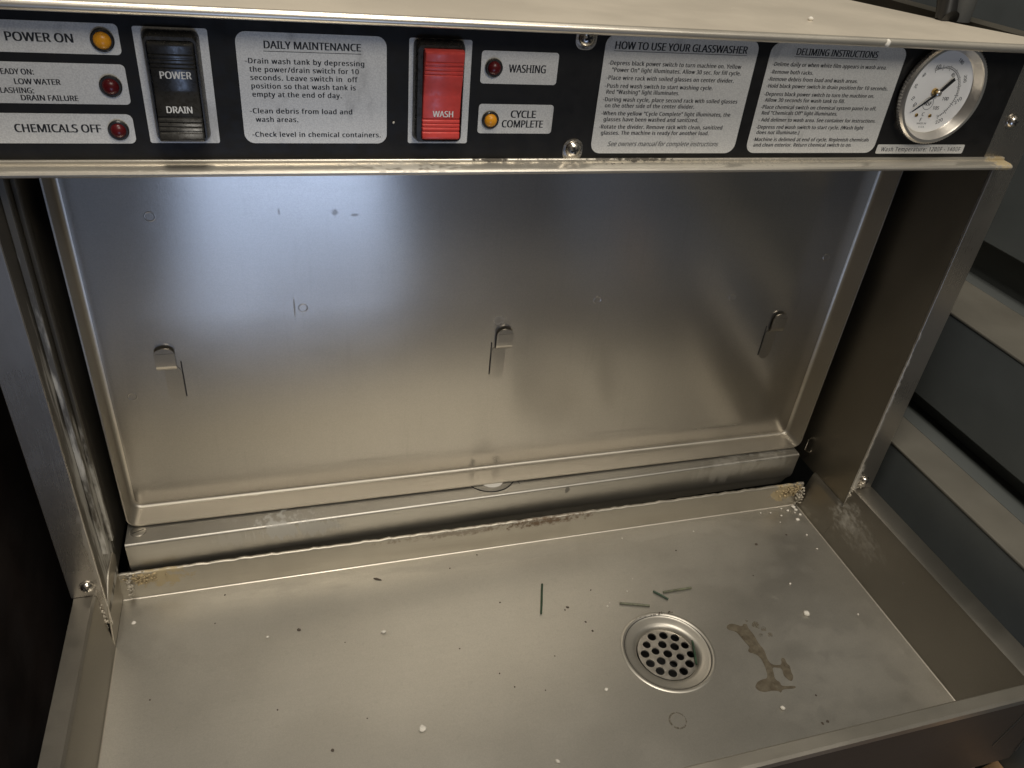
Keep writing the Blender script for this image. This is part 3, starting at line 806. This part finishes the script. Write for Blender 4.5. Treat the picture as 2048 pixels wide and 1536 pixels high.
# crusted limescale at the tray corners and post feet
def crust(name, c, rad, n, s, mat, seed, flat=None):
    rnd = random.Random(seed); bm = bmesh.new()
    for _ in range(int(n * 1.6)):
        p = Vector([c[i] + rad[i] * max(-1.3, min(1.3, rnd.gauss(0, .45))) for i in range(3)])
        r = s * rnd.uniform(.25, .8)
        q = bmesh.ops.create_icosphere(bm, subdivisions=2, radius=r)
        sc = Vector((rnd.uniform(.6, 1.7), rnd.uniform(.5, 1.2), rnd.uniform(.4, 1.2)))
        off = Vector((rnd.uniform(0, 9), rnd.uniform(0, 9), 0))
        for v in q['verts']:
            k = 1 + .55 * mnoise.noise(v.co * (1.6 / r) + off)
            v.co = Vector((v.co.x * sc.x, v.co.y * sc.y, v.co.z * sc.z)) * k + p
    return part(name, to_mesh(bm), mat)
crust('limescale', (.2640, .0395, -.034), (.012, .0012, .006), 90, .0013, 'scale_y', 1)
crust('limescale', (.2740, .0380, -.040), (.0025, .003, .012), 60, .0012, 'scale', 2)
crust('limescale', (-.272, .0395, -.033), (.012, .0010, .005), 70, .0012, 'scale_y', 3)
crust('limescale', (-.2805, .036, -.036), (.0015, .006, .010), 40, .0012, 'scale', 4)
crust('limescale', (-.2905, -.0018, -.022), (.0020, .0010, .010), 70, .0012, 'scale', 5)
crust('limescale', (.2868, -.0012, -.010), (.0012, .0010, .012), 70, .0009, 'scale', 6)
crust('limescale', (.2930, -.0016, .004), (.0035, .0010, .003), 45, .0010, 'scale', 7)
crust('limescale', (.2860, -.0060, .2800), (.0030, .0045, .0018), 70, .0011, 'scale_y', 8)
crust('limescale', (.0945, -.0510, ZF + .0008), (.014, .0012, .0003), 26, .0006, 'grit', 9)

# small wire loop on the right chamber wall
bm = bmesh.new(); tube(bm, [(.2857, .062, .006), (.2815, .060, .0055), (.2805, .0585, -.004), (.2855, .0575, -.007)], .0006, 8)
part('wire_loop', to_mesh(bm), 'chrome', smooth=60)

# ------------------------------------------------------------------ loose things
def stick(a, b, r, mat, label, z=ZF):
    a, b = Vector((a[0] * mm, a[1] * mm, z + r + .0001)), Vector((b[0] * mm, b[1] * mm, z + r + .0001))
    if len(STK) and False: pass
    mid = (a + b) / 2
    bm = bmesh.new(); tube(bm, [a - mid, (a - mid) * .33 + Vector((0, 0, .00008)), (b - mid) * .33 + Vector((.0001, 0, .00008)), b - mid], r, 12)
    o = link('stick', to_mesh(bm), mat, loc=mid, smooth=50)
    tag(o, label, 'stick', 'thin green sticks lying in the drain tray'); STK.append(o)
    return o
STK = []
stick((15.8, -5.5), (6.4, -32.7), .00085, 'stick', 'dark green stick lying alone left of the drain')
stick((69.3, -35.3), (91.6, -42.3), .00085, 'stick_pale', 'olive stick lying nearest the back edge of the drain ring')
stick((100.3, -29.5), (108.7, -39.3), .00085, 'stick', 'short dark green stick between the two olive ones')
stick((107.8, -32.0), (132.3, -32.2), .00085, 'stick_pale', 'olive stick farthest right, behind the drain')
o = stick((113.0, -73.0), (105.5, -96.0), .00085, 'stick', 'green stick fallen across the drain strainer edge', z=ZF - .0050)
o.rotation_euler = (math.radians(1.5), 0, 0); o.location.z += .0012

def crumb(x, y, r, mat, label, name='crumb', z=ZF, group=None, flat=.7, seed=0):
    rnd = random.Random(seed); bm = bmesh.new()
    bmesh.ops.create_icosphere(bm, subdivisions=2, radius=r)
    k = Vector((rnd.uniform(.8, 1.3), rnd.uniform(.8, 1.3), flat))
    for v in bm.verts:
        nz = mnoise.noise(v.co * (1.3 / r) + Vector((seed, 0, 0)))
        v.co = v.co * (1 + .35 * nz); v.co = Vector((v.co.x * k.x, v.co.y * k.y, v.co.z * k.z))
    o = link(name, to_mesh(bm), mat, loc=(x * mm, y * mm, z + r * flat * .8), smooth=60)
    o.rotation_euler = (0, 0, rnd.uniform(0, 6))
    return tag(o, label, 'crumb' if mat == 'crumb' else 'speck', group)
WG, DG = 'white crumbs scattered in the drain tray', 'dark specks scattered in the drain tray'
for i, (x, y, r, lb) in enumerate([
    (-110.4, -25.3, 1.5, 'round white crumb on the bright left part of the tray floor'),
    (-96.8, -105.3, 1.9, 'white crumb at the front left of the tray floor'),
    (31.2, -103.7, 1.4, 'white crumb just left of the drain'),
    (146.7, -143.8, 1.9, 'white crumb in front of the wet streak'),
    (211.4, -74.1, 2.1, 'largest pale crumb, between the wet streak and the right tray wall'),
    (-278.9, 17.4, 1.3, 'white crumb near the rear left corner of the tray'),
    (-189.9, -13.2, 1.1, 'small white crumb at left beside a dark speck'),
    (-18.2, -145.4, 1.3, 'white crumb at the front edge of the tray floor')]):
    crumb(x, y, r * mm, 'crumb', lb, group=WG, seed=i + 1)
for i, (x, y, r) in enumerate([(270.3, 36.9, 1.6), (270.5, 33.0, 1.5), (262.7, 33.6, 1.2), (265.4, 21.4, 1.3), (253.3, 28.9, .8), (245.2, 34.0, .7), (235.9, 35.6, .7), (271.4, 26.8, 1.1), (247.4, 21.6, .6), (268, 30, .8), (258, 37, 1.0)]):
    crumb(x, y, r * mm, 'crumb', 'tiny white crumb in the rear right corner of the tray', group='white crumbs in the rear right corner', seed=20 + i)
for i, (x, y, r) in enumerate([(262.7, 3.0, .7), (163.7, 25.9, .7), (98.3, 29.8, .6), (262.1, -13.8, .7), (79.9, -24.9, .7), (89.4, -13.8, .5), (216.0, -44.2, .8), (253.2, -83.1, .7), (59, -36, .9), (62, -33, .6)]):
    crumb(x, y, r * mm, 'crumb', 'tiny pale fleck on the open tray floor', name='fleck', group=WG, seed=40 + i)
for i, (x, y, r, lb) in enumerate([(-168.4, -11.1, 1.3, 'dark speck at left beside a small white crumb'), (-108.0, 24.6, 1.2, 'long brown speck near the back edge of the tray'),
                                   (28.3, -30.5, 1.0, 'dark red speck between the lone stick and the drain'), (-153.6, -107.1, 1.1, 'dark speck at the front left of the tray'),
                                   (211.1, 1.3, 1.2, 'black round speck toward the rear right corner')]):
    o = crumb(x, y, r * mm, 'grit', lb, name='speck', group=DG, flat=.35, seed=60 + i)
    if i == 1: o.scale = (2.6, .8, 1); o.rotation_euler = (0, 0, -.5)
for i, (x, y, r) in enumerate([(-26.8, 34.8, .7), (138.4, 8.1, .7), (25.7, -32.4, .7), (37.3, -46.2, .7), (39.6, -55.0, .7), (244.5, 6.5, .9), (168.3, -159.7, 1.0), (172.7, -159.2, 1.1), (176.6, -139.6, .8),
                               (-37.4, -75.6, .6), (-225.1, 6.4, .6), (-137.9, -28.3, .5), (-51.1, 24.9, .6), (-21.0, -15.7, .6), (-185.2, -71.7, .6), (-263.2, -47.4, .5), (-218.8, 31.4, .6), (52, -18, .6), (-60, -50, .5), (-10, -95, .5), (-30, -88, .6), (5, -70, .5), (-130, -90, .5), (190, -30, .5)]):
    crumb(x, y, r * mm, 'grit', 'tiny dark speck on the tray floor', name='speck', group='tiny dark specks on the tray floor', flat=.35, seed=80 + i)
tag(crumb(136.3, 23.0, .0016, 'crumb', 'white crumb lying on the top cover', z=.3537, seed=101), 'white crumb lying on the top cover', 'crumb')
o = crumb(156.6, -19.5, .0019, 'crumb', 'white crumb hanging on the front edge of the top cover', z=.3500, seed=102); o.scale = (.8, .9, 1.6)
o = crumb(-101.6, -3.9, .0009, 'crumb', 'white fleck stuck on the black panel left of the red switch', name='fleck', z=.3022, seed=103); o.scale = (1, .5, 1)

# wet streak
def film(pts, z, name, label):
    me = sheet_holes([(x * mm, y * mm) for x, y in pts], [], .0002)
    o = link(name, me, 'wet', loc=(0, 0, z)); return tag(o, label, 'water streak')
ST1 = [(141.7, -72.3), (146.0, -70.3), (149.6, -71.4), (154.6, -75.0), (156.5, -72.3), (159.2, -73.4), (158.2, -76.7), (159.5, -84.1), (158.7, -91.8), (160.2, -96.9), (158.0, -105.1), (158.2, -109.6), (162.5, -111.6), (166.4, -111.6),
       (168.6, -106.4), (171.4, -106.9), (170.3, -112.0), (171.7, -113.6), (169.3, -119.5), (169.4, -122.3), (165.7, -126.0), (163.5, -123.7), (162.4, -119.9), (164.6, -114.9), (161.6, -113.2), (157.7, -112.2), (156.3, -116.7), (154.2, -121.7), (156.8, -124.5), (155.7, -127.8), (165.3, -129.3), (166.2, -130.7),
       (164.0, -131.4), (155.2, -129.9), (152.5, -132.8), (152.2, -130.6), (146.1, -129.2), (140.8, -129.4), (137.1, -126.8), (136.8, -123.7), (140.8, -120.6), (145.7, -119.7), (149.2, -119.7), (151.6, -115.7), (153.0, -109.6),
       (153.7, -103.2), (151.7, -99.0), (147.4, -97.1), (147.8, -94.8), (150.6, -93.0), (149.1, -87.8), (148.1, -80.7), (146.7, -77.4), (142.3, -75.5)]
def smooth_pts(p, it=2):
    for _ in range(it):
        q = []
        for a, b in zip(p, p[1:] + p[:1]):
            q += [(a[0] * .75 + b[0] * .25, a[1] * .75 + b[1] * .25), (a[0] * .25 + b[0] * .75, a[1] * .25 + b[1] * .75)]
        p = q
    return p
WS = film(smooth_pts(ST1), ZF + .0003, 'water_streak', 'brownish wet streak dried on the tray floor right of the drain')

wr = link('water_ring', sheet_holes(circ(.0705, -.1360, .0062, 32), [circ(.0707, -.1359, .0052, 32)], .0002), 'wet_faint', loc=(0, 0, ZF + .0003))
tag(wr, 'small faint dried water ring near the front rim of the tray', 'water ring')
for k, (x, y, r) in enumerate([(166, -76, 3.2), (170, -80, 2.2), (172, -86, 2.0), (160.5, -70.5, 1.0), (164.5, -85, 1.6)]):
    pts = [(x * mm + r * mm * (1 + .35 * mnoise.noise(Vector((math.cos(a) * 1.3 + k * 5, math.sin(a) * 1.3, 0)))) * math.cos(a), y * mm + r * mm * (1 + .35 * mnoise.noise(Vector((math.cos(a) * 1.3 + k * 5, math.sin(a) * 1.3, 0)))) * math.sin(a)) for a in [2 * math.pi * i / 28 for i in range(28)]]
    link('splash', sheet_holes(pts, [], .0002), 'wet_faint', WS, loc=(0, 0, ZF + .0003))
# hose and pipe on the top at the right, where the cover meets the wall
bm = bmesh.new(); tube(bm, [(.2530, .046, .3545), (.2530, .050, .3560), (.2520, .056, .375), (.2545, .070, .42), (.262, .10, .50)], .0062, 20)
tag(link('hose', to_mesh(bm), 'rubber', smooth=50), 'black rubber hose rising from the right end of the top cover', 'hose')
bm = bmesh.new(); lathe(bm, [(.0085, 0), (.0085, .020), (.0092, .0205), (.0092, .16), (.0001, .16)], 'z', (.2690, .058, .3530), 32)
tag(link('grey_pipe', to_mesh(bm), 'grey_pipe', smooth=40), 'grey pipe standing beside the black hose at the top right', 'pipe')
